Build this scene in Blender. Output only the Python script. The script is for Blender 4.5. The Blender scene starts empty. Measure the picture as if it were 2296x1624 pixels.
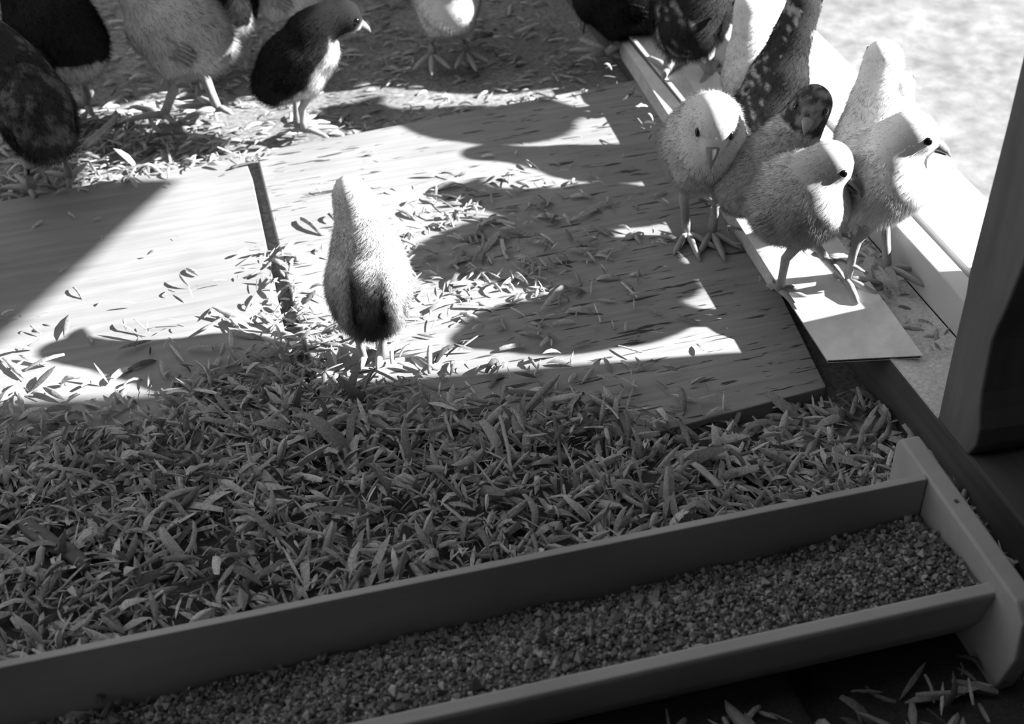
import bpy, bmesh, math, random
import numpy as np
from mathutils import Vector, Matrix, noise

# ------------------------------------------------------------------ camera, sky, sun, exposure
SC = bpy.context.scene
COL = SC.collection
F, CX, CY = 3450.0, 1148.0, 812.0          # focal length in pixels of the 2296x1624 frame
TH, AZ, DIST = math.radians(39.0), math.radians(72.4), 1.0
fw = np.array([math.cos(AZ) * math.cos(TH), math.sin(AZ) * math.cos(TH), -math.sin(TH)])
rt = np.array([math.sin(AZ), -math.cos(AZ), 0.0])
up = np.cross(rt, fw)
CAMP = -fw * DIST

cam_d = bpy.data.cameras.new('camera')
cam = bpy.data.objects.new('camera', cam_d)
COL.objects.link(cam)
M = Matrix.Identity(4)
for i in range(3):
    M[i][0], M[i][1], M[i][2], M[i][3] = rt[i], up[i], -fw[i], CAMP[i]
cam.matrix_world = M
cam_d.sensor_fit = 'HORIZONTAL'
cam_d.sensor_width = 36.0
cam_d.lens = F / 2296.0 * 36.0
cam_d.clip_start = 0.02
cam_d.dof.use_dof = True
cam_d.dof.focus_distance = 0.95
cam_d.dof.aperture_fstop = 11.0
SC.camera = cam

SUN_EL, SUN_AZ = math.radians(30.5), math.radians(-13.0)
world = bpy.data.worlds.new('sky')
SC.world = world
world.use_nodes = True
bg = world.node_tree.nodes['Background']
bg.inputs['Color'].default_value = (1, 1, 1, 1)
bg.inputs['Strength'].default_value = 0.66
sun_d = bpy.data.lights.new('sun', 'SUN')
sun_d.energy = 19.0
sun_d.angle = math.radians(0.9)
sun = bpy.data.objects.new('sun', sun_d)
COL.objects.link(sun)
sdir = Vector((math.cos(SUN_EL) * math.cos(SUN_AZ), math.cos(SUN_EL) * math.sin(SUN_AZ), math.sin(SUN_EL)))
sun.rotation_euler = sdir.to_track_quat('Z', 'Y').to_euler()
sun.location = sdir * 3

SC.view_settings.view_transform = 'Standard'
SC.view_settings.look = 'None'
SC.view_settings.exposure = 0.0
SC.view_settings.gamma = 1.0
SC.view_settings.use_curve_mapping = False
SC.cycles.use_denoising = True
SC.cycles.max_bounces = 6

# ------------------------------------------------------------------ helpers
rng = np.random.default_rng(7)
random.seed(7)

def ray(px, py):
    return fw + rt * (px - CX) / F - up * (py - CY) / F

def at(px, py, z=0.0):
    """the point of the horizontal plane z that the photograph shows at (px, py)"""
    r = ray(px, py)
    return CAMP + r * ((z - CAMP[2]) / r[2])

def tag(o, label=None, cat=None, group=None, kind=None):
    if label: o['label'] = label
    if cat: o['category'] = cat
    if group: o['group'] = group
    if kind: o['kind'] = kind
    return o

def empty(name, loc, rz=0.0):
    o = bpy.data.objects.new(name, None)
    COL.objects.link(o)
    o.empty_display_size = 0.02
    o.location = loc
    o.rotation_euler = (0, 0, rz)
    return o

def link_mesh(name, me, mat, parent=None, loc=None):
    o = bpy.data.objects.new(name, me)
    COL.objects.link(o)
    if mat is not None:
        me.materials.append(mat)
    if parent is not None:
        o.parent = parent
    if loc is not None and parent is None:
        o.location = loc
    return o

def mesh_np(name, V, Fc, smooth=True, col=None):
    """V (n,3); Fc list/array of faces of one size"""
    V = np.asarray(V, dtype=np.float32)
    Fc = np.asarray(Fc, dtype=np.int32)
    me = bpy.data.meshes.new(name)
    n, k = Fc.shape
    me.vertices.add(len(V)); me.vertices.foreach_set('co', V.ravel())
    me.loops.add(n * k); me.loops.foreach_set('vertex_index', Fc.ravel())
    me.polygons.add(n)
    me.polygons.foreach_set('loop_start', np.arange(0, n * k, k, dtype=np.int32))
    me.polygons.foreach_set('use_smooth', np.full(n, smooth))
    me.update(calc_edges=True)
    if col is not None:
        set_col(me, col)
    return me

def set_col(me, col):
    a = me.color_attributes.new('tone', 'FLOAT_COLOR', 'POINT')
    c = np.ones((len(col), 4), dtype=np.float32)
    c[:, :3] = np.asarray(col, dtype=np.float32)[:, None]
    a.data.foreach_set('color', c.ravel())

class MB:
    """collects boxes and tubes of ONE part and links them as one mesh"""
    def __init__(self): self.v, self.f = [], []
    def add(self, vs, fs):
        b = len(self.v)
        self.v += [tuple(map(float, p)) for p in vs]
        self.f += [tuple(b + i for i in q) for q in fs]
    def box(self, x0, x1, y0, y1, z0, z1, rot=None, org=(0, 0, 0)):
        P = [(x, y, z) for z in (z0, z1) for y in (y0, y1) for x in (x0, x1)]
        if rot is not None:
            P = [rot @ Vector(p) + Vector(org) for p in P]
        self.add(P, [(0, 2, 3, 1), (4, 5, 7, 6), (0, 1, 5, 4), (2, 6, 7, 3), (0, 4, 6, 2), (1, 3, 7, 5)])
        return self
    def prism(self, poly, axis, a0, a1):
        n = len(poly)
        def put(u, w, a): return (a, u, w) if axis == 'x' else ((u, a, w) if axis == 'y' else (u, w, a))
        P = [put(u, w, a0) for u, w in poly] + [put(u, w, a1) for u, w in poly]
        self.add(P, [tuple(range(n))[::-1], tuple(range(n, 2 * n))] + [(i, (i + 1) % n, n + (i + 1) % n, n + i) for i in range(n)])
        return self
    def tube(self, pts, rad, n=8, flat=1.0, cap=True):
        pts = [Vector(p) for p in pts]
        b = len(self.v)
        up0 = Vector((0, 0, 1))
        for i, p in enumerate(pts):
            t = (pts[min(i + 1, len(pts) - 1)] - pts[max(i - 1, 0)]).normalized()
            s = t.cross(up0)
            if s.length < 0.1: s = t.cross(Vector((0, 1, 0)))
            s.normalize(); u = s.cross(t)
            for k in range(n):
                a = 2 * math.pi * k / n
                q = p + (s * math.cos(a) + u * math.sin(a) * flat) * rad[i]
                self.v.append(tuple(q))
        for i in range(len(pts) - 1):
            for k in range(n):
                self.f.append((b + i * n + k, b + i * n + (k + 1) % n, b + (i + 1) * n + (k + 1) % n, b + (i + 1) * n + k))
        if cap:
            self.f.append(tuple(b + k for k in range(n))[::-1])
            e = b + (len(pts) - 1) * n
            self.f.append(tuple(e + k for k in range(n)))
        return self
    def ellipsoid(self, c, r, R=None, nu=14, nv=9):
        b = len(self.v)
        c = Vector(c)
        for j in range(nv + 1):
            t = math.pi * j / nv
            for i in range(nu):
                a = 2 * math.pi * i / nu
                p = Vector((r[0] * math.sin(t) * math.cos(a), r[1] * math.sin(t) * math.sin(a), r[2] * math.cos(t)))
                if R is not None: p = R @ p
                self.v.append(tuple(c + p))
        for j in range(nv):
            for i in range(nu):
                self.f.append((b + j * nu + i, b + (j + 1) * nu + i, b + (j + 1) * nu + (i + 1) % nu, b + j * nu + (i + 1) % nu))
        return self
    def mesh(self, name):
        me = bpy.data.meshes.new(name)
        me.from_pydata(self.v, [], self.f)
        bm = bmesh.new(); bm.from_mesh(me)
        bmesh.ops.remove_doubles(bm, verts=bm.verts, dist=1e-6)
        bmesh.ops.recalc_face_normals(bm, faces=bm.faces)
        bm.to_mesh(me); bm.free()
        return me
    def build(self, name, mat, parent=None, bevel=0.0, smooth=False, loc=None):
        if loc is not None:
            self.v = [(x - loc[0], y - loc[1], z - loc[2]) for x, y, z in self.v]
        me = self.mesh(name)
        if smooth:
            me.polygons.foreach_set('use_smooth', np.full(len(me.polygons), True))
        o = link_mesh(name, me, mat, parent, loc)
        if bevel > 0:
            m = o.modifiers.new('bevel', 'BEVEL'); m.width = bevel; m.segments = 2; m.limit_method = 'ANGLE'
        return o

# ------------------------------------------------------------------ materials (all grey: a monochrome photograph)
def nodes_of(name, rough=0.8):
    m = bpy.data.materials.new(name)
    m.use_nodes = True
    nt = m.node_tree
    b = nt.nodes['Principled BSDF']
    b.inputs['Roughness'].default_value = rough
    b.inputs['Specular IOR Level'].default_value = 0.2
    return m, nt, b

def ramp(nt, src, stops):
    r = nt.nodes.new('ShaderNodeValToRGB')
    el = r.color_ramp.elements
    while len(el) < len(stops): el.new(0.5)
    for e, (p, v) in zip(el, stops):
        e.position = p; e.color = (v, v, v, 1)
    nt.links.new(src, r.inputs[0])
    return r.outputs[0]

def noise_tex(nt, scale3, detail=4.0, rough=0.55, dist=0.0, seed=0.0):
    tc = nt.nodes.new('ShaderNodeTexCoord')
    mp = nt.nodes.new('ShaderNodeMapping')
    mp.inputs['Scale'].default_value = scale3
    mp.inputs['Location'].default_value = (seed, seed * 1.7, seed * 0.3)
    nt.links.new(tc.outputs['Object'], mp.inputs[0])
    n = nt.nodes.new('ShaderNodeTexNoise')
    n.inputs['Scale'].default_value = 1.0
    n.inputs['Detail'].default_value = detail
    n.inputs['Roughness'].default_value = rough
    n.inputs['Distortion'].default_value = dist
    nt.links.new(mp.outputs[0], n.inputs['Vector'])
    return n.outputs['Fac']

def mixc(nt, a, b, fac=1.0, mode='MULTIPLY'):
    m = nt.nodes.new('ShaderNodeMix')
    m.data_type = 'RGBA'; m.blend_type = mode
    if isinstance(fac, float): m.inputs[0].default_value = fac
    else: nt.links.new(fac, m.inputs[0])
    nt.links.new(a, m.inputs[6]); nt.links.new(b, m.inputs[7])
    return m.outputs[2]

def bump(nt, b, src, strength=0.4, dist=0.001):
    n = nt.nodes.new('ShaderNodeBump')
    n.inputs['Strength'].default_value = strength
    n.inputs['Distance'].default_value = dist
    nt.links.new(src, n.inputs['Height'])
    nt.links.new(n.outputs[0], b.inputs['Normal'])

def wood(name, lo, hi, grain=(9, 160, 160), marks=None, rough=0.8, bstr=0.35, seed=0.0):
    m, nt, b = nodes_of(name, rough)
    g = noise_tex(nt, grain, 5, 0.6, 0.3, seed)
    c = ramp(nt, g, [(0.25, lo), (0.75, hi)])
    s = noise_tex(nt, (9, 9, 9), 3, 0.5, 0.2, seed + 3)
    c = mixc(nt, c, ramp(nt, s, [(0.3, 0.72), (0.7, 1.0)]))
    h = g
    if marks:
        k = noise_tex(nt, marks, 2, 0.5, 0.4, seed + 5)
        mk = ramp(nt, k, [(0.625, 1.0), (0.67, 0.22)])
        c = mixc(nt, c, mk)
        h = mixc(nt, g, mk)
    nt.links.new(c, b.inputs['Base Color'])
    bump(nt, b, h, bstr, 0.0008)
    return m

def speck(name, lo, hi, scale=300.0, rough=0.9, bstr=0.3, big=(0.8, 1.0), bigscale=12.0, seed=0.0):
    m, nt, b = nodes_of(name, rough)
    g = noise_tex(nt, (scale,) * 3, 4, 0.6, 0.0, seed)
    c = ramp(nt, g, [(0.3, lo), (0.7, hi)])
    s = noise_tex(nt, (bigscale,) * 3, 3, 0.55, 0.3, seed + 2)
    c = mixc(nt, c, ramp(nt, s, [(0.35, big[0]), (0.65, big[1])]))
    nt.links.new(c, b.inputs['Base Color'])
    bump(nt, b, g, bstr, 0.0005)
    return m

def tone_mat(name, rough=0.85, trans=0.0, spec=0.1, grain=0):
    """colour taken from the mesh's own tone attribute"""
    m, nt, b = nodes_of(name, rough)
    b.inputs['Specular IOR Level'].default_value = spec
    a = nt.nodes.new('ShaderNodeAttribute'); a.attribute_name = 'tone'
    if grain:
        g = noise_tex(nt, (grain,) * 3, 3, 0.6, 0.0)
        nt.links.new(mixc(nt, a.outputs['Color'], ramp(nt, g, [(0.32, 0.55), (0.68, 1.0)])), b.inputs['Base Color'])
    else:
        nt.links.new(a.outputs['Color'], b.inputs['Base Color'])
    if trans > 0:
        t = nt.nodes.new('ShaderNodeBsdfTranslucent')
        nt.links.new(a.outputs['Color'], t.inputs['Color'])
        x = nt.nodes.new('ShaderNodeMixShader'); x.inputs[0].default_value = trans
        nt.links.new(b.outputs[0], x.inputs[1]); nt.links.new(t.outputs[0], x.inputs[2])
        nt.links.new(x.outputs[0], nt.nodes['Material Output'].inputs['Surface'])
    return m

MAT = dict(
    board=wood('weathered_plywood', 0.26, 0.40, (10, 190, 190), (38, 330, 330)),
    board2=wood('dusty_plywood', 0.24, 0.36, (10, 150, 150), None, seed=4.0),
    earth=speck('dusty_ground', 0.14, 0.34, 260, big=(0.75, 1.0)),
    beam=wood('dark_beam', 0.09, 0.15, (120, 8, 120), None, seed=2.0),
    dusty=speck('dusty_sill', 0.55, 0.86, 420, big=(0.75, 1.0), bigscale=30),
    frame=wood('painted_frame', 0.80, 0.88, (80, 10, 80), None, seed=6.0, bstr=0.1),
    post=wood('rough_post', 0.15, 0.23, (70, 70, 8), None, seed=8.0),
    wall=wood('wall_boards', 0.08, 0.13, (60, 6, 60), None, seed=9.0),
    strip=speck('fibreboard', 0.76, 0.86, 120, big=(0.85, 1.0), bigscale=40, bstr=0.1),
    trough=wood('trough_boards', 0.45, 0.52, (10, 90, 90), None, seed=11.0, bstr=0.08),
    outside=speck('sunlit_ground', 0.19, 0.32, 60, big=(0.66, 1.0), bigscale=20),
    litter=tone_mat('shaving', 0.8, 0.15, 0.15, 620),
    feed=tone_mat('grain', 0.85, 0.0, 0.1),
    straw=speck('straw', 0.34, 0.46, 200),
    straw_dark=speck('dark_straw', 0.12, 0.18, 200),
    chick=tone_mat('chick_skin', 0.95, 0.0, 0.0),
    down=tone_mat('chick_down', 0.9, 0.45, 0.0),
    leg=speck('chick_leg', 0.34, 0.42, 500),
    beak=speck('beak_horn', 0.22, 0.30, 300, rough=0.5),
    eye=nodes_of('eye', 0.15)[0],
)
MAT['eye'].node_tree.nodes['Principled BSDF'].inputs['Base Color'].default_value = (0.006, 0.006, 0.006, 1)
MAT['eye'].node_tree.nodes['Principled BSDF'].inputs['Specular IOR Level'].default_value = 0.5

# ------------------------------------------------------------------ the setting
def struct(name, mb, mat, label, cat, **k):
    return tag(mb.build(name, mat, **k), label, cat, kind='structure')

GZ = -0.012                                   # packed floor under the boards
struct('floor', MB().box(-1.3, 0.30, -1.2, 1.9, -0.06, GZ), MAT['earth'], 'dusty packed floor under the loose boards and litter', 'floor')
struct('ground', MB().box(0.33, 9.0, -6.0, 9.0, -0.20, -0.08), MAT['outside'], 'bright sunlit ground outside the window', 'ground')
# right wall: sill beam, cladding, window
struct('trim_1', MB().box(0.2145, 0.2640, -1.2, 1.9, GZ, 0.028), MAT['beam'], 'dark sill beam lying along the foot of the window wall', 'beam', bevel=0.002)
struct('trim_2', MB().box(0.2150, 0.2640, -0.160, 1.9, 0.0265, 0.0290), MAT['dusty'], 'dusty grey top of the sill beam below the window', 'sill')
struct('wall_right', MB().prism([(-1.2, -0.2), (-0.080, -0.2), (-0.078, 0.12), (-0.092, 0.30), (-0.092, 1.0), (-1.2, 1.0)], 'x', 0.285, 0.33).box(0.285, 0.33, -0.079, 1.9, -0.2, 0.030)
       .box(0.285, 0.33, -0.079, 0.345, 0.52, 1.0).box(0.2665, 0.33, 0.345, 1.9, 0.0295, 1.0), MAT['wall'],
       'dark boarded wall on the window side behind the post', 'wall')
wf = tag(MB().box(0.2645, 0.2800, -0.162, 0.3445, 0.0285, 0.058).build('window_1', MAT['frame'], bevel=0.0015),
         'pale painted bottom rail of the window above the dusty sill', 'window', kind='structure')
MB().box(0.2830, 0.3380, -0.162, 0.3445, 0.0305, 0.060).build('window_sill', MAT['frame'], wf, bevel=0.002)
# post with a waney right edge
def post():
    zs = np.concatenate([np.linspace(0.0275, 0.2, 16), np.linspace(.23, 1.0, 12)])
    mb = MB()
    for i, z in enumerate(zs):
        w = float(np.interp(z, [.028, .043, .069, .111, .133, .166, .25, 1.0], [.033, .040, .032, .029, .034, .039, .042, .045]))
        l = 0.002 * math.sin(z * 17) + (0.0015 if z > 0.12 else 0)
        ya, yb = -0.161 + l, -0.161 - w
        mb.v += [(0.2145, ya, z), (0.2145, yb, z), (0.262, yb - 0.004, z), (0.262, ya, z)]
        if i:
            b = 4 * (i - 1)
            for k in range(4):
                mb.f.append((b + k, b + (k + 1) % 4, b + 4 + (k + 1) % 4, b + 4 + k))
    mb.f.append((0, 1, 2, 3)); e = 4 * (len(zs) - 1); mb.f.append((e, e + 1, e + 2, e + 3))
    return mb
struct('pillar', post(), MAT['post'], 'rough dark wooden post with waney edge standing on the sill beam', 'post', bevel=0.0015)
# unseen board added over the window head, shaped to shade the left board
struct('shade_board', MB().prism([(0.180, 0.2780), (0.065, 0.3270), (-0.08, 0.39), (-0.08, 0.60), (0.345, 0.60), (0.345, 0.308), (0.183, 0.308)], 'x', 0.266, 0.282), MAT['beam'],
       'unseen slanted board added at the head of the window to shade the left floor board', 'board')
struct('wall_front', MB().box(-1.3, 0.33, -1.22, -1.18, -0.06, 1.0), MAT['wall'], 'dark board wall of the shed nearest the viewer', 'wall')
struct('wall_left', MB().box(-1.33, -1.3, -1.2, -0.70, -0.06, 1.0), MAT['wall'], 'unseen dark board wall added at the near left to dim the foreground', 'wall')  # short unseen wall, added to darken the foreground
struct('ceiling', MB().box(-1.3, 0.33, -1.2, -0.36, 0.92, 0.95), MAT['wall'], 'unseen board roof over the near half, sized to shade the foreground', 'ceiling')  # unseen half roof, its depth set to keep skylight off the near side

# floor boards: the right one and the left one, a slot open between them
def plank(name, poly, z0, z1, mat, label):
    mb = MB().prism(poly, 'z', z0, z1)
    return tag(mb.build(name, mat, bevel=0.0008), label, 'floor board')
plank('floor_board', [(-0.1115, 0.309), (-0.121, 0.14), (-0.127, -0.06), (0.06, -0.0925), (0.1835, -0.0845), (0.212, 0.10), (0.214, 0.328)], GZ, 0.0,
      MAT['board'], 'broad weathered plywood board under the chicks, grain running to the cardboard strip')
plank('floor_board', [(-0.75, 0.275), (-0.122, 0.3045), (-0.1215, 0.27), (-0.137, 0.04), (-0.148, -0.08), (-0.75, -0.11)], GZ, 0.001,
      MAT['board2'], 'left plywood board half buried under wood shavings')

# pale strip the chicks stand on: its left edge lies low on a batten, its right edge on the sill beam
SA, SB, SC_ = Vector(at(1855, 808, 0.0225)), Vector(at(2070, 797, 0.0345)), Vector(at(1740, 630, 0.0225))
SN = (SB - SA).cross(SC_ - SA).normalized()
def on_strip(px, py, dz=0.0):
    """height of the strip's top where the photo shows (px, py)"""
    r, c = Vector(ray(px, py)), Vector(CAMP)
    return (c + r * ((SA - c).dot(SN) / r.dot(SN))).z + dz
def strip_board():
    O = (SA + SB) / 2 + Vector((0, 0.02, -0.003))
    root = tag(empty('cardboard_strip', O), 'pale cardboard strip on which the pale chicks stand beside the window', 'cardboard')
    u = (SC_ - SA); u = u / u.y
    P = [SA, SB, SB + u * (0.385 - SB.y), SA + u * (0.385 - SA.y)]
    def sheet(z0, z1, q):
        mb = MB()
        mb.add([p + SN * z0 - O for p in q] + [p + SN * z1 - O for p in q], [(3, 2, 1, 0), (4, 5, 6, 7)] + [(k, (k + 1) % 4, 4 + (k + 1) % 4, 4 + k) for k in range(4)])
        return mb
    sheet(-0.0006, 0.0, P).build('liner', MAT['strip'], root)
    inn = [P[0] + (P[1] - P[0]) * .01 + u * .001, P[1] - (P[1] - P[0]) * .01 + u * .001, P[2], P[3]]
    sheet(-0.0034, -0.0028, inn).build('backing', MAT['strip'], root)
    core = MB()
    d = inn[1] - inn[0]
    for k in range(46):
        q = inn[0] + d * (k / 46)
        e = q + d * (.45 / 46)
        w = [q, e, e + u * .44, q + u * .44]
        core.add([p - SN * .0028 - O for p in w] + [p - SN * .0006 - O for p in w], [(3, 2, 1, 0), (4, 5, 6, 7)] + [(m, (m + 1) % 4, 4 + (m + 1) % 4, 4 + m) for m in range(4)])
    core.build('corrugation', MAT['beam'], root)
strip_board()
BU = (SC_ - SA) / (SC_ - SA).y
bq = [SA + BU * (t - SA.y) for t in (0.02, 0.375)]
tag(MB().prism([(bq[0].x + .006, .02), (bq[0].x + .020, .02), (bq[1].x + .018, .375), (bq[1].x + .004, .375)], 'z', 0.0, 0.0188).build('batten', MAT['dusty'], bevel=0.001),
    'dusty wooden batten propping up the cardboard strip', 'batten')

# ------------------------------------------------------------------ litter of wood shavings
def lim(x):                                   # litter lies thick nearer the viewer than this line
    if x < -0.128: return 0.030 + 0.02 * math.sin(x * 31)
    return 0.004 + (x + 0.125) * -0.47 + 0.008 * math.sin(x * 55)

def sm(a, b, x):
    t = min(1.0, max(0.0, (x - a) / (b - a)))
    return t * t * (3 - 2 * t)

def on_board(x, y):
    if x > -0.125:
        near = -0.0925 if x < 0.06 else -0.0925 + (x - 0.06) * 0.065
        return near < y < 0.309 + (x + 0.11) * 0.06 and x < 0.20
    return -0.10 < y < 0.305 + (x + 0.122) * 0.04 and (x < -0.122 - 0.16 * max(0, 0.27 - y) * 0.4)

def mound(x, y):
    n = noise.noise(Vector((x * 22, y * 22, 3.1))) * 0.5 + noise.noise(Vector((x * 60, y * 60, 1.7))) * 0.25
    thick = sm(0.03, -0.09, y - lim(x))
    if x > 0.055: thick *= 0.12 + 0.88 * sm(0.075, 0.02, x) if y > -0.1 else 0.35
    return GZ + 0.002 + 0.0155 * thick + 0.004 * n * (0.3 + thick) if thick > 0.01 else GZ - 0.002

def litter_bed():
    xs, ys = np.arange(-0.62, 0.2141, 0.0045), np.arange(-0.62, 0.12, 0.0045)
    V = [(x, y, mound(x, y)) for y in ys for x in xs]
    w = len(xs)
    Fc = [(j * w + i, j * w + i + 1, (j + 1) * w + i + 1, (j + 1) * w + i) for j in range(len(ys) - 1) for i in range(w - 1)]
    return V, Fc

def flake(length, width, bend, fold, twist, kind):
    """one curled spindle-shaped shaving: 5 x 3 vertices"""
    ts = np.array([0, .22, .5, .78, 1.0])
    if kind == 0: w = np.array([.10, .75, 1.0, .72, .06])
    elif kind == 1: w = np.array([.6, .9, 1.0, .9, .55])
    else: w = np.array([.5, .6, .6, .6, .4])
    P = []
    for t, ww in zip(ts, w):
        x = (t - .5) * length
        z = -bend * length * (2 * t - 1) ** 2
        a = twist * (t - .5)
        for s in (-1, 0, 1):
            yy = s * width * ww * 0.5
            zz = fold * width * ww * (0.5 - abs(s)) 
            P.append((x, yy * math.cos(a) - zz * math.sin(a), z + yy * math.sin(a) + zz * math.cos(a)))
    return np.array(P)
FQ = np.array([(i * 3 + s, (i + 1) * 3 + s, (i + 1) * 3 + s + 1, i * 3 + s + 1) for i in range(4) for s in range(2)])
PROTO = [flake(1.0, w, b, f, t, k) for k in (0, 0, 0, 1, 2) for w, b, f, t in ((.17, .06, .5, .5), (.23, .12, .7, -.6), (.12, .03, .4, .3), (.20, .2, .8, .9))]

def scatter(samples, name, parent=None):
    """samples: (x, y, z, size, yaw, pitch, roll, tone)"""
    V, Fc, C = [], [], []
    for i, (x, y, z, s, ya, pi_, ro, tn) in enumerate(samples):
        P = PROTO[rng.integers(len(PROTO))]
        R = np.array((Matrix.Rotation(ya, 3, 'Z') @ Matrix.Rotation(pi_, 3, 'Y') @ Matrix.Rotation(ro, 3, 'X')))
        V.append(P @ R.T * s + (x, y, z)); Fc.append(FQ + 15 * i); C.append(np.full(15, tn))
    return np.concatenate(V), np.concatenate(Fc), np.concatenate(C)

def tone():
    return float(np.clip(0.50 + 0.17 * rng.standard_normal(), 0.10, 0.85))

S = []
def drop(n, x0, x1, y0, y1, dens, size, lift=0.0, flat=0.5, layers=1, xalign=0.0):
    k = 0
    while k < n:
        x, y = rng.uniform(x0, x1), rng.uniform(y0, y1)
        k += 1
        if rng.random() > dens(x, y): continue
        b = 0.0012 if on_board(x, y) else GZ
        m = mound(x, y)
        z = max(b, m) + 0.0015 + lift * rng.random()
        if x > 0.212: continue
        ya = rng.uniform(0, math.pi * 2)
        if rng.random() < xalign: ya = rng.normal(0.05, 0.25)
        s = size * rng.lognormal(0, 0.32)
        p = rng.normal(0, flat) * 0.55
        z += abs(math.sin(p)) * s * 0.4
        S.append((x, y, z, s, ya, p, rng.normal(0, flat), tone()))

def in_trough(x, y):
    return x < 0.178 and -0.315 < y < -0.225

thick = lambda x, y: 0.0 if in_trough(x, y) else sm(0.02, -0.03, y - lim(x))
drop(7000, -0.42, 0.212, -0.26, 0.08, thick, 0.0165, 0.008, 0.75)
drop(6000, -0.42, 0.212, -0.26, 0.08, thick, 0.0075, 0.009, 0.8)
drop(1500, -0.25, 0.30, -0.60, -0.31, lambda x, y: 0.8, 0.019, 0.010, 0.7)
# the right-front gap before the board
drop(700, 0.06, 0.212, -0.23, -0.088, lambda x, y: 1.0, 0.017, 0.006, 0.6)
# thinner cover on the boards
def mid(x, y):
    d = y - lim(x)
    return 0.9 * math.exp(-max(0, d) / 0.028)
drop(2600, -0.40, 0.11, -0.09, 0.16, mid, 0.015, 0.003, 0.35)
def patch(x, y):                                # worn drift in the middle of the right board
    return math.exp(-((x - 0.03) / 0.075) ** 2 - ((y - 0.115) / 0.075) ** 2)
drop(1500, -0.11, 0.17, -0.04, 0.25, patch, 0.0125, 0.002, 0.25)
drop(500, -0.11, 0.17, -0.04, 0.25, patch, 0.0065, 0.002, 0.25)
# chips round the slot between the boards and down the joint
drop(420, -0.155, -0.085, 0.0, 0.17, lambda x, y: math.exp(-((x + 0.125 ) / 0.016) ** 2), 0.011, 0.004, 0.5)
drop(160, -0.30, -0.10, 0.29, 0.335, lambda x, y: 0.8, 0.010, 0.003, 0.4)
drop(260, -0.38, -0.12, 0.05, 0.22, lambda x, y: math.exp(-(y - 0.05) / 0.06), 0.010, 0.003, 0.5)
drop(110, -0.38, 0.15, 0.05, 0.30, lambda x, y: 0.6, 0.0055, 0.001, 0.25)
# far litter beyond the boards
drop(3600, -0.55, 0.19, 0.315, 0.80, lambda x, y: 1.0, 0.0105, 0.003, 0.2, xalign=0.65)
drop(500, -0.40, -0.13, 0.30, 0.42, lambda x, y: 1.0, 0.013, 0.005, 0.55)
# litter on the sill, the strip's edge and the batten
for k in range(60):
    y = rng.uniform(0.0, 0.42)
    S.append((0.186 + (y - 0.1) * 0.012 + rng.normal(0, 0.004), y, 0.012 + rng.random() * 0.01, 0.010 * rng.lognormal(0, .3), rng.uniform(0, 6.3), rng.normal(0, .6), rng.normal(0, .5), tone()))
for k in range(170):
    y = rng.uniform(-0.15, 0.12) if k < 60 else rng.normal(0.03, 0.03)
    S.append((rng.uniform(0.240, 0.262), y, 0.0305, 0.0065 * rng.lognormal(0, .35), rng.uniform(0, 6.3), rng.normal(0, .15), rng.normal(0, .2), tone()))
bv, bf = litter_bed()
fv, ff, fc = scatter(S, 'litter')
lv = np.concatenate([np.array(bv), fv]); lf = np.concatenate([np.array(bf), ff + len(bv)])
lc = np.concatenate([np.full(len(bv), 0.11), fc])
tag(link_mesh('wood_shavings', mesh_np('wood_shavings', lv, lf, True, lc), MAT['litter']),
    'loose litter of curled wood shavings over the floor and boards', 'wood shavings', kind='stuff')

# ------------------------------------------------------------------ single straws and chips that stand out
def stalk(name, a, b, r, mat, label, cat='straw', za=0.014, zb=0.014, sag=0.0, flat=1.0):
    A, B = Vector(at(*a, za)), Vector(at(*b, zb))
    mid_ = (A + B) / 2
    pts = []
    for i in range(7):
        t = i / 6
        p = A.lerp(B, t) - mid_
        p.z += sag * (1 - (2 * t - 1) ** 2)
        p += Vector((noise.noise(Vector((t * 3, a[0] * .1, 0))), noise.noise(Vector((t * 3, a[1] * .1, 5))), 0)) * r * 1.2
        pts.append(p)
    rad = [r * k for k in (.75, 1, 1.0, .95, .95, .85, .6)]
    o = MB().tube(pts, rad, 7, flat).build(name, mat, smooth=True, loc=None)
    o.location = mid_
    tag(o, label, cat, 'single straws and sticks on the litter')
stalk('straw', (843, 963), (978, 966), .0009, MAT['straw'], 'pale straight straw lying level across the shavings behind the trough')
stalk('straw', (1243, 925), (1275, 1195), .0013, MAT['straw_dark'], 'long dark stalk pointing from the board towards the trough', za=.012, zb=.012)
stalk('straw', (1122, 935), (1150, 1060), .0013, MAT['straw'], 'short pale stalk beside the long dark stalk', za=.012, zb=.016)
stalk('straw', (996, 925), (1016, 985), .0012, MAT['straw'], 'short thick straw end below the bowed chick, right of the level straw', za=.012, zb=.016)
stalk('straw', (1360, 965), (1360, 1085), .0010, MAT['straw_dark'], 'thin upright dark straw off the near edge of the weathered board', za=.010, zb=.012)
stalk('straw', (1138, 1092), (1238, 1088), .0010, MAT['straw'], 'pale straw lying level midway between board and trough')
stalk('straw', (316, 1155), (240, 1268), .0008, MAT['straw'], 'thin slanting straw in the shavings on the left board')
stalk('straw', (560, 860), (505, 905), .0006, MAT['straw'], 'hair-thin straw on the bare part of the left board', za=.003, zb=.008)
stalk('stick', (190, 328), (268, 258), .0026, MAT['straw'], 'thick pale stick leaning beside the mottled chick at the corner', 'stick', za=.02, zb=.008)
stalk('stick', (62, 1168), (196, 1275), .0055, MAT['straw_dark'], 'wide dark strip of bark in the shavings at the near left', 'stick', za=.012, zb=.014, flat=.35)
stalk('stick', (98, 1228), (76, 1300), .0026, MAT['straw'], 'flat pale splinter end standing up near the bark strip', 'stick', za=.02, zb=.008, flat=.4)
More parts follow.
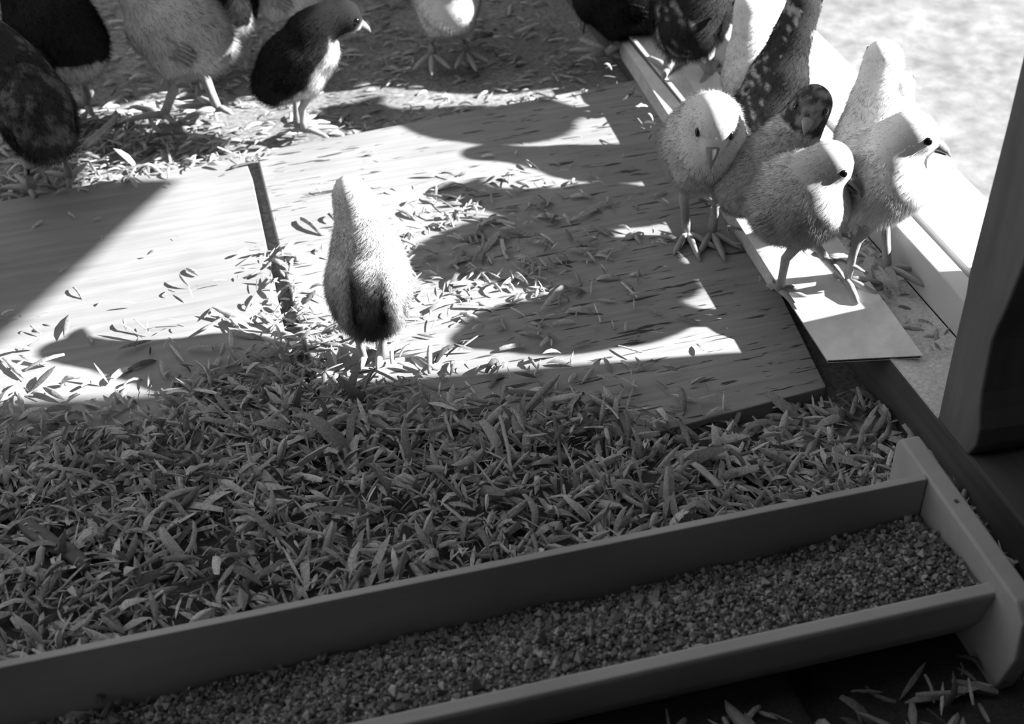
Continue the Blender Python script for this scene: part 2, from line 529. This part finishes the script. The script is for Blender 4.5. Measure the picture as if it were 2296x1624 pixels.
stalk('stick', (1126, 1150), (1136, 1235), .0022, MAT['straw_dark'], 'short dark stick end close behind the trough', 'stick', za=.01, zb=.014, flat=.5)
stalk('stick', (1961, 1052), (1962, 1086), .0012, MAT['frame'], 'white splinter standing against the back of the trough', 'stick', za=.03, zb=.012)
stalk('stick', (1552, 1040), (1622, 1092), .0026, MAT['straw'], 'broad pale splinter lying below the weathered board', 'stick', za=.01, zb=.012, flat=.3)
stalk('stick', (516, 376), (578, 362), .0014, MAT['straw_dark'], 'dark chip lying across the top of the slot', 'stick', za=.003, zb=.003, flat=.6)

# ------------------------------------------------------------------ feed trough
def trough():
    O = Vector((0.1603, -0.2311, GZ))
    root = empty('feed_trough', O, math.radians(-2.05))
    tag(root, 'long grey wooden feed trough across the foreground holding mash', 'trough')
    X0 = -0.74
    T = MAT['trough']
    MB().box(X0, 0.0, -0.0025, 0.0020, 0.016, 0.072).build('back_board', T, root, bevel=0.0006)
    MB().box(X0, 0.0, -0.0625, -0.0025, 0.016, 0.024).build('bottom_board', T, root)
    fb = MB()
    prof = [(-0.0640, 0.018), (-0.0735, 0.036), (-0.0788, 0.0595), (-0.0778, 0.0620), (-0.0710, 0.0620), (-0.0690, 0.0600)]
    fb.prism([(y, z) for y, z in prof], 'x', X0, 0.006)
    fb.build('front_board', T, root, bevel=0.0008)
    eb = MB().prism([(0.0345, 0.0), (0.0345, 0.066), (0.0310, 0.072), (-0.094, 0.072), (-0.103, 0.064), (-0.105, 0.04), (-0.095, 0.0)], 'x', 0.0006, 0.0125)
    e = eb.build('end_board', T, root, bevel=0.0015)
    MB().tube([(0.0065, -0.022, 0.071), (0.0065, -0.022, 0.0726)], [0.0012, 0.0012], 8).build('nail', MAT['beam'], e)
    return root, O
TR, TO = trough()

def feed_h(x, y):
    """height over the trough's own base; x along the trough, y from back (0) to lip (-0.07)"""
    u = -y / 0.07
    lo = sm(-0.60, -0.12, x)
    back = 0.022 + 0.012 * lo + 0.008 * sm(-0.14, 0.0, x)
    front = 0.034 + 0.022 * sm(-0.5, -0.22, x)
    n = noise.noise(Vector((x * 30, y * 30, 9.0))) * 0.004 + noise.noise(Vector((x * 90, y * 90, 2.0))) * 0.0012
    edge = sm(0.0, 1.0, u + 0.15)
    return max(0.0235, back + (front - back) * edge + n)
def feed():
    xs, ys = np.arange(-0.70, 0.0005, 0.004), np.linspace(-0.0700, -0.003, 18)
    w = len(xs)
    V = [(x, y, feed_h(x, y)) for y in ys for x in xs]
    Fc = [(j * w + i, j * w + i + 1, (j + 1) * w + i + 1, (j + 1) * w + i) for j in range(len(ys) - 1) for i in range(w - 1)]
    base = np.array([(1, 0, 0), (-1, 0, 0), (0, 1, 0), (0, -1, 0), (0, 0, 1), (0, 0, -1)], float)
    tri = [(0, 2, 4), (2, 1, 4), (1, 3, 4), (3, 0, 4), (2, 0, 5), (1, 2, 5), (3, 1, 5), (0, 3, 5)]
    GV, GF, GC = [], [], []
    n0 = len(V)
    k = 0
    for _ in range(15000):
        x, y = rng.uniform(-0.60, -0.0015), rng.uniform(-0.0695, -0.004)
        h = feed_h(x, y)
        if h < 0.0238: continue
        r = 0.00118 * rng.lognormal(0, .35)
        P = base * (r * rng.uniform(.7, 1.3, 3)) * rng.uniform(.8, 1.2, (6, 1))
        R = np.array(Matrix.Rotation(rng.uniform(0, 6.3), 3, 'Z') @ Matrix.Rotation(rng.uniform(0, 6.3), 3, 'X'))
        GV.append(P @ R.T + (x, y, h + r * rng.uniform(0.1, 1.1)))
        GF += [(n0 + 6 * k + a, n0 + 6 * k + b, n0 + 6 * k + c, n0 + 6 * k + c) for a, b, c in tri]
        GC.append(np.full(6, float(np.clip(.24 + .11 * rng.standard_normal(), .06, .55))))
        k += 1
    V = np.concatenate([np.array(V)] + GV)
    C = np.concatenate([np.full(n0, .13)] + GC)
    me = bpy.data.meshes.new('chick_feed')
    me.from_pydata([tuple(p) for p in V], [], Fc + [(a, b, c) for a, b, c, _ in GF])
    set_col(me, C)
    o = link_mesh('chick_feed', me, MAT['feed'])
    o.location = TO; o.rotation_euler = (0, 0, math.radians(-2.05))
    tag(o, 'crumbly mash of grain filling the trough', 'chick feed', kind='stuff')
feed()

# ------------------------------------------------------------------ chicks
YOFF = math.atan2(rt[1], rt[0])
def remesh(mb, vox, smooth):
    me = mb.mesh('body')
    o = bpy.data.objects.new('body', me)
    COL.objects.link(o)
    r = o.modifiers.new('r', 'REMESH'); r.mode = 'VOXEL'; r.voxel_size = vox
    s = o.modifiers.new('s', 'SMOOTH'); s.factor = 0.5; s.iterations = smooth
    dg = bpy.context.evaluated_depsgraph_get()
    out = bpy.data.meshes.new_from_object(o.evaluated_get(dg))
    bpy.data.objects.remove(o); bpy.data.meshes.remove(me)
    out.name = 'body'
    out.polygons.foreach_set('use_smooth', np.full(len(out.polygons), True))
    return out

def paint(kind, p, n, hd, rndm):
    """pigment of the down (with painted rump shade on the striped kind) at local point p (height units of 1), hd = closeness to the head"""
    nz = noise.noise(Vector(p) * 9) ; n2 = noise.noise(Vector(p) * 26)
    bp = p
    top = n[2]
    if kind == 'buff': return 0.70 + 0.05 * nz
    if kind == 'pale': return 0.86 + 0.04 * nz
    if kind == 'grey': return 0.42 + 0.05 * nz
    if kind == 'black': return 0.022 + 0.008 * nz
    if kind == 'black_belly':
        return 0.025 if (p[2] > 0.40 - 0.12 * nz or p[0] > 0.12) else 0.50
    if kind == 'bib':                         # dark back and head, white breast and belly
        k = p[0] * 1.0 - (p[2] - 0.58) * 0.75 + 0.10 * nz
        if hd > 0: k = (p[0] - 0.20) * 0.8 - (p[2] - 0.72) * 1.6 + 0.03 * nz
        return 0.024 + 0.60 * sm(0.11, 0.19, k) * (0.7 + 0.3 * sm(-.3, .2, n2))
    if kind == 'striped':
        d = min(abs(abs(p[1] - .01) - 0.075), 9)
        s = 0.66 - 0.24 * sm(.155, .06, abs(p[1] - .01)) * sm(.76, .62, p[2]) - 0.36 * sm(0.040, 0.006, d + 0.014 * n2) * sm(.74, .60, p[2]) * sm(.30, .40, p[2]) * sm(-.25, .15, top)
        s -= 0.20 * sm(.56, .42, p[2]) * sm(.15, .03, abs(p[1]))  # lower back and rump darkened to stand in for their shaded side
        s = max(s, .05)
        return s + 0.05 * nz
    if kind == 'speckled':
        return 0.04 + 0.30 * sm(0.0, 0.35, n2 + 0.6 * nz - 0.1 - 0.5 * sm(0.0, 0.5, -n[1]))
    if kind == 'mottled':
        return 0.05 + 0.10 * sm(0.0, 0.4, n2 + nz) + 0.14 * sm(.36, .24, p[2])
    if kind == 'dark_face':
        return (0.46 + 0.05 * nz) if hd <= 0 else 0.05 + 0.17 * sm(-.1, .3, n2)
    return 0.5


def down_for(me, parent, cl, n, tail, lf, wd=0.00013, keep=None):
    """soft down: fine tapering strands rooted on the mesh me and combed along tail"""
    nv = len(me.vertices)
    co = np.empty(nv * 3, np.float32); me.vertices.foreach_get('co', co); co = co.reshape(-1, 3)
    no = np.empty(nv * 3, np.float32); me.vertices.foreach_get('normal', no); no = no.reshape(-1, 3)
    me.calc_loop_triangles()
    tri = np.empty(len(me.loop_triangles) * 3, np.int32); me.loop_triangles.foreach_get('vertices', tri); tri = tri.reshape(-1, 3)
    a, b, c = co[tri[:, 0]], co[tri[:, 1]], co[tri[:, 2]]
    ar = np.linalg.norm(np.cross(b - a, c - a), axis=1)
    pick = rng.choice(len(tri), n, p=ar / ar.sum())
    u, v = rng.random(n), rng.random(n)
    fl = u + v > 1; u[fl], v[fl] = 1 - u[fl], 1 - v[fl]
    P = a[pick] + (b - a)[pick] * u[:, None] + (c - a)[pick] * v[:, None]
    N = no[tri[pick, 0]]
    tc = cl[tri[pick, 0]] * rng.uniform(.88, 1.12, n)
    if keep is not None:
        k = keep(P); P, N, tc = P[k], N[k], tc[k]; n = len(P)
    D = N * .50 + np.asarray(tail) * .85 + rng.normal(0, .22, (n, 3))
    D /= np.linalg.norm(D, axis=1)[:, None]
    W = np.cross(D, rng.normal(0, 1, (n, 3))); W /= np.linalg.norm(W, axis=1)[:, None] + 1e-9
    ln = lf(P)
    T = np.empty((n, 3, 3), np.float32)
    T[:, 0] = P - N * .0005 - W * wd; T[:, 1] = P - N * .0005 + W * wd
    T[:, 2] = P + D * ln[:, None]
    dm = mesh_np('down', T.reshape(-1, 3), np.arange(n * 3).reshape(-1, 3), True, np.repeat(tc, 3))
    dm.normals_split_custom_set(np.repeat(N * .85 + D * .15, 3, axis=0).tolist())
    tag(link_mesh('down', dm, MAT['down'], parent), kind='stuff')

def chick(label, px, z0, psi, H, kind, pitch=22, head=(.24, 0, .82), hyaw=0, hpitch=-8, feet=None, lift=0.04, nstrand=18000,
          wing_out=5, seed=1, fat=1.05, blen=.86, tone_gain=1.0, wing_tone=None, headscale=1.0, wing_drop=14, eye_side=.080, beak=1.0):
    """px: ground point under the body as the photo shows it; psi: heading, 0 = to the right, 90 = away from the viewer"""
    base = Vector(at(px[0], px[1], z0))
    rz = math.radians(psi) + YOFF
    root = empty('chick', base, rz)
    tag(root, label, 'chick', 'chicks in the brooder')
    R = Matrix.Rotation(math.radians(-pitch), 3, 'Y')
    bc = Vector((0, 0, .46 + lift))
    def B(x, y, z): return bc + R @ Vector((x * blen, y, z))
    hc = Vector(head)
    hdir = Vector((math.cos(math.radians(hyaw)) * math.cos(math.radians(hpitch)), math.sin(math.radians(hyaw)) * math.cos(math.radians(hpitch)), math.sin(math.radians(hpitch))))
    hs = Vector((0, 0, 1)).cross(hdir).normalized(); hu = hdir.cross(hs)
    HR = Matrix((hdir, hs, hu)).transposed()
    k = fat
    mb = MB()
    mb.ellipsoid(B(0, 0, 0), (.30 * blen, .205 * k, .215 * k), R)
    mb.ellipsoid(B(.13, 0, -.03), (.19 * blen, .185 * k, .19 * k), R)
    mb.ellipsoid(B(-.17, 0, -.01), (.19 * blen, .165 * k, .165 * k), R)
    mb.ellipsoid(B(-.02, 0, -.10), (.22 * blen, .17 * k, .14 * k), R)
    mb.tube([B(-.20, 0, .03), B(-.27, 0, .05), B(-.34, 0, .07)], [.095, .055, .018], 10)
    sh = B(.16, 0, .06)
    out_ = (R @ Vector((.8, 0, .6))) * .04
    nk = [sh.lerp(hc, i / 5) + out_ * math.sin(math.pi * i / 5) for i in range(6)]
    mb.tube(nk, [.165 * k, .155 * k, .140, .126, .118, .105], 14)
    s_ = headscale
    mb.ellipsoid(hc, (.128 * s_, .112 * s_, .116 * s_), HR)
    mb.ellipsoid(hc + hdir * .072 * s_ - hu * .02, (.080 * s_, .070 * s_, .074 * s_), HR)
    hips = []
    for sgn in (-1, 1):
        hip = B(-.02, sgn * .10, -.11)
        hips.append(hip)
        mb.ellipsoid(hip, (.11, .085, .12), R)
        mb.tube([hip, hip + Vector((0, 0, -.145))], [.085, .036], 10)
    mb.v = [(x * H, y * H, z * H) for x, y, z in mb.v]
    me = remesh(mb, .026 * H, 7)
    nv = len(me.vertices)
    cl = np.empty(nv, np.float32)
    for i, vv in enumerate(me.vertices):
        p = vv.co / H
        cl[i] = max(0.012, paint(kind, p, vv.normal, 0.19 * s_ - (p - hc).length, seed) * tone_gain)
    set_col(me, cl)
    link_mesh('body', me, MAT['chick'], root)
    tail = np.array(R @ Vector((-1, 0, -.30)))
    hcn, fc = np.array(hc), np.array(hc + hdir * .13 * s_)
    def lf(P):
        d = np.linalg.norm(P / H - hcn, axis=1)
        return H * rng.uniform(.018, .048, len(P)) * np.where(d < .19, .5, 1.0)
    down_for(me, root, cl, nstrand, tail, lf, keep=lambda P: np.linalg.norm(P / H - fc, axis=1) > .075)
    # wings: small rounded blade lying against the side, quill tips towards the tail
    wt = wing_tone if wing_tone is not None else float(np.median(cl)) * .92
    for sgn in (-1, 1):
        wb = MB()
        wr = R @ Matrix.Rotation(math.radians(sgn * wing_out), 3, 'Z') @ Matrix.Rotation(math.radians(wing_drop), 3, 'Y')
        c0 = B(.02, sgn * .158 * k, .01)
        wb.ellipsoid(c0, (.125 * blen, .030, .080), wr)
        for q in range(5):
            st = c0 + wr @ Vector((-.03, sgn * .010, .035 - q * .022))
            en = c0 + wr @ Vector((-.215 + abs(q - 1.5) * .022, sgn * .020, -.005 - q * .026))
            wb.tube([st, st.lerp(en, .5), en], [.026, .024, .008], 6, .5)
        wb.v = [(x * H, y * H, z * H) for x, y, z in wb.v]
        wm = wb.mesh('wing')
        wm.polygons.foreach_set('use_smooth', np.full(len(wm.polygons), True))
        wc = np.array([max(.012, wt * (1 + .25 * noise.noise(vv.co * 260))) for vv in wm.vertices], np.float32)
        set_col(wm, wc)
        wo = link_mesh('wing', wm, MAT['chick'], root)
        down_for(wm, wo, wc, 4500, np.array(wr @ Vector((-1, 0, -.2))), lambda P: H * rng.uniform(.02, .045, len(P)))
    # beak, eyes
    bk = MB()
    b0 = hc + hdir * .112 * s_ - hu * .02
    bk.tube([(b0 + hdir * d * beak + hu * z * beak) * H for d, z in ((0, .004), (.038, .005), (.075, -.006), (.104, -.027))],
            [.038 * H, .031 * H, .018 * H, .003 * H], 9, .85)
    bk.tube([(b0 + hdir * d * beak + hu * z * beak) * H for d, z in ((0, -.022), (.04, -.023), (.082, -.028))], [.026 * H, .019 * H, .003 * H], 8, .6)
    bk.build('beak', MAT['beak'], root, smooth=True)
    for sgn in (-1, 1):
        ec = (hc + hdir * .066 * s_ + hs * sgn * eye_side * s_ + hu * .024 * s_) * H
        MB().ellipsoid(ec, (.026 * H, .015 * H, .023 * H), HR).build('eye', MAT['eye'], root, smooth=True)
    # legs
    inv = Matrix.Rotation(-rz, 3, 'Z')
    for i, sgn in enumerate((-1, 1)):
        hip = hips[i] * H
        fyaw = sgn * 8
        fp = Vector((.03 * H, sgn * .11 * H, 0))
        if feet and feet[i] is not None:
            f = feet[i]
            fp = inv @ (Vector(at(f[0], f[1], f[2])) - base)
            fyaw = f[3] if len(f) > 3 else 0
        knee = hip + Vector((0, 0, -.12 * H))
        ank = fp + Vector((0, 0, .016 * H))
        hock = knee.lerp(ank, .35) + Vector((-.035 * H, 0, 0))
        lb = MB().tube([hip, knee, hock, hock.lerp(ank, .5), ank], [.04 * H, .034 * H, .027 * H, .023 * H, .026 * H], 9)
        lg = lb.build('leg', MAT['leg'], root, smooth=True)
        fb = MB()
        for an, L in ((-38, .19), (0, .23), (38, .19), (168, .09)):
            d = Vector((math.cos(math.radians(an + fyaw)), math.sin(math.radians(an + fyaw)), 0))
            zt = fp.z + .012 * H
            fb.tube([ank, Vector((fp.x, fp.y, zt + .012 * H)) + d * L * .35 * H, Vector((fp.x, fp.y, zt)) + d * L * .8 * H, Vector((fp.x, fp.y, fp.z + .003 * H)) + d * L * H],
                    [.021 * H, .019 * H, .015 * H, .004 * H], 7)
        fb.build('foot', MAT['leg'], lg, smooth=True)
    return root

# the one alone in the sun patch, seen from behind
chick('striped chick seen from behind, standing alone in the middle of the floor', (838, 794), .004, 96, .118, 'striped', pitch=40, head=(.20, .06, .92), hpitch=5,
      feet=[(852, 806, .006), (816, 808, .006)], nstrand=32000, seed=2, fat=1.15, headscale=.92, eye_side=.068, lift=.03)
# upper left
chick('dark mottled chick in the left corner above the thick stick', (118, 425), .0, 120, .135, 'mottled', pitch=30, head=(.22, .1, .86), seed=3)
chick('big black chick with pale under-tail at the upper left', (165, 268), .0, 140, .160, 'black_belly', pitch=24, seed=4)
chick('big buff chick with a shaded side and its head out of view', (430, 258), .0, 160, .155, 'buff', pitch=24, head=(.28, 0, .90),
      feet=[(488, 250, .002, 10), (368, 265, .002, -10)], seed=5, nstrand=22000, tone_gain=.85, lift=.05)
chick('black chick with a pale under-tail cut off by the top edge', (520, 150), .0, 105, .135, 'black_belly', pitch=28, seed=6)
chick('pale chick glimpsed behind the black-and-white chick', (650, 115), .0, 150, .13, 'buff', seed=7)
chick('black chick with a white breast stepping to the right', (676, 292), .0, 14, .118, 'bib', pitch=42, head=(.34, 0, .80), hpitch=-26,
      feet=[(682, 296, .002), (665, 285, .002)], seed=8, nstrand=22000, fat=1.0, blen=1.0, lift=.06)
chick('pale chick facing the viewer at the top edge, right of the white-breasted one', (1005, 122), .0, 280, .135, 'buff', pitch=30, lift=-.06, seed=9)
# upper right
chick('black chick at the top edge standing on bare board', (1385, 128), .0, 165, .15, 'black', pitch=15, lift=-.06, seed=10,
      feet=[(1462, 95, .0), (1362, 125, .0)])
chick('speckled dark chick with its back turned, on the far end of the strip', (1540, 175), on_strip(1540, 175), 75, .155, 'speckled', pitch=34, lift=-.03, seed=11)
chick('pale chick with a bright head behind the speckled ones', (1685, 265), on_strip(1685, 265), 110, .098, 'buff', pitch=24, fat=1.25, lift=-.13, seed=12)
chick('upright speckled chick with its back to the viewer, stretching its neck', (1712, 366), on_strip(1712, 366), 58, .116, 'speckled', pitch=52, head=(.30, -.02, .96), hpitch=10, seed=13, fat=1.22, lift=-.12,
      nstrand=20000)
# the group on the strip
chick('buff chick standing on the bare board and bowing its head', (1560, 524), .0, 282, .138, 'buff', pitch=42, head=(.20, -.02, .79), hyaw=-24, hpitch=-46,
      feet=[(1540, 530, .001), (1595, 530, .001)], seed=14, nstrand=32000, fat=1.06, blen=.8, beak=1.1, lift=.09)
chick('grey-buff chick behind the bowing one, twisting its dark speckled face back to the left', (1700, 500), on_strip(1700, 500), 18, .122, 'dark_face', pitch=24, head=(.24, -.02, .74), hyaw=-128, hpitch=-8, lift=-.12, seed=15, nstrand=24000)
chick('tall pale chick facing away between the speckled face and the window', (1926, 498), on_strip(1926, 498), 80, .122, 'pale', pitch=42, head=(.18, .0, .92), seed=19, nstrand=20000)
chick('small white chick facing away on the window ledge, right of the tall pale one', (1972, 440), .060, 78, .085, 'pale', pitch=42, head=(.14, -.02, .92), hpitch=8, seed=16, nstrand=24000)
chick('white sunlit chick nearest the window looking out to the right', (1934, 590), on_strip(1934, 590), 318, .128, 'pale', pitch=44, head=(.13, .03, .82), hyaw=26, hpitch=-16,
      feet=[(1896, 634, on_strip(1896, 634)), (1988, 606, on_strip(1988, 606))], seed=17, nstrand=32000, blen=.8, fat=1.12, lift=.08)
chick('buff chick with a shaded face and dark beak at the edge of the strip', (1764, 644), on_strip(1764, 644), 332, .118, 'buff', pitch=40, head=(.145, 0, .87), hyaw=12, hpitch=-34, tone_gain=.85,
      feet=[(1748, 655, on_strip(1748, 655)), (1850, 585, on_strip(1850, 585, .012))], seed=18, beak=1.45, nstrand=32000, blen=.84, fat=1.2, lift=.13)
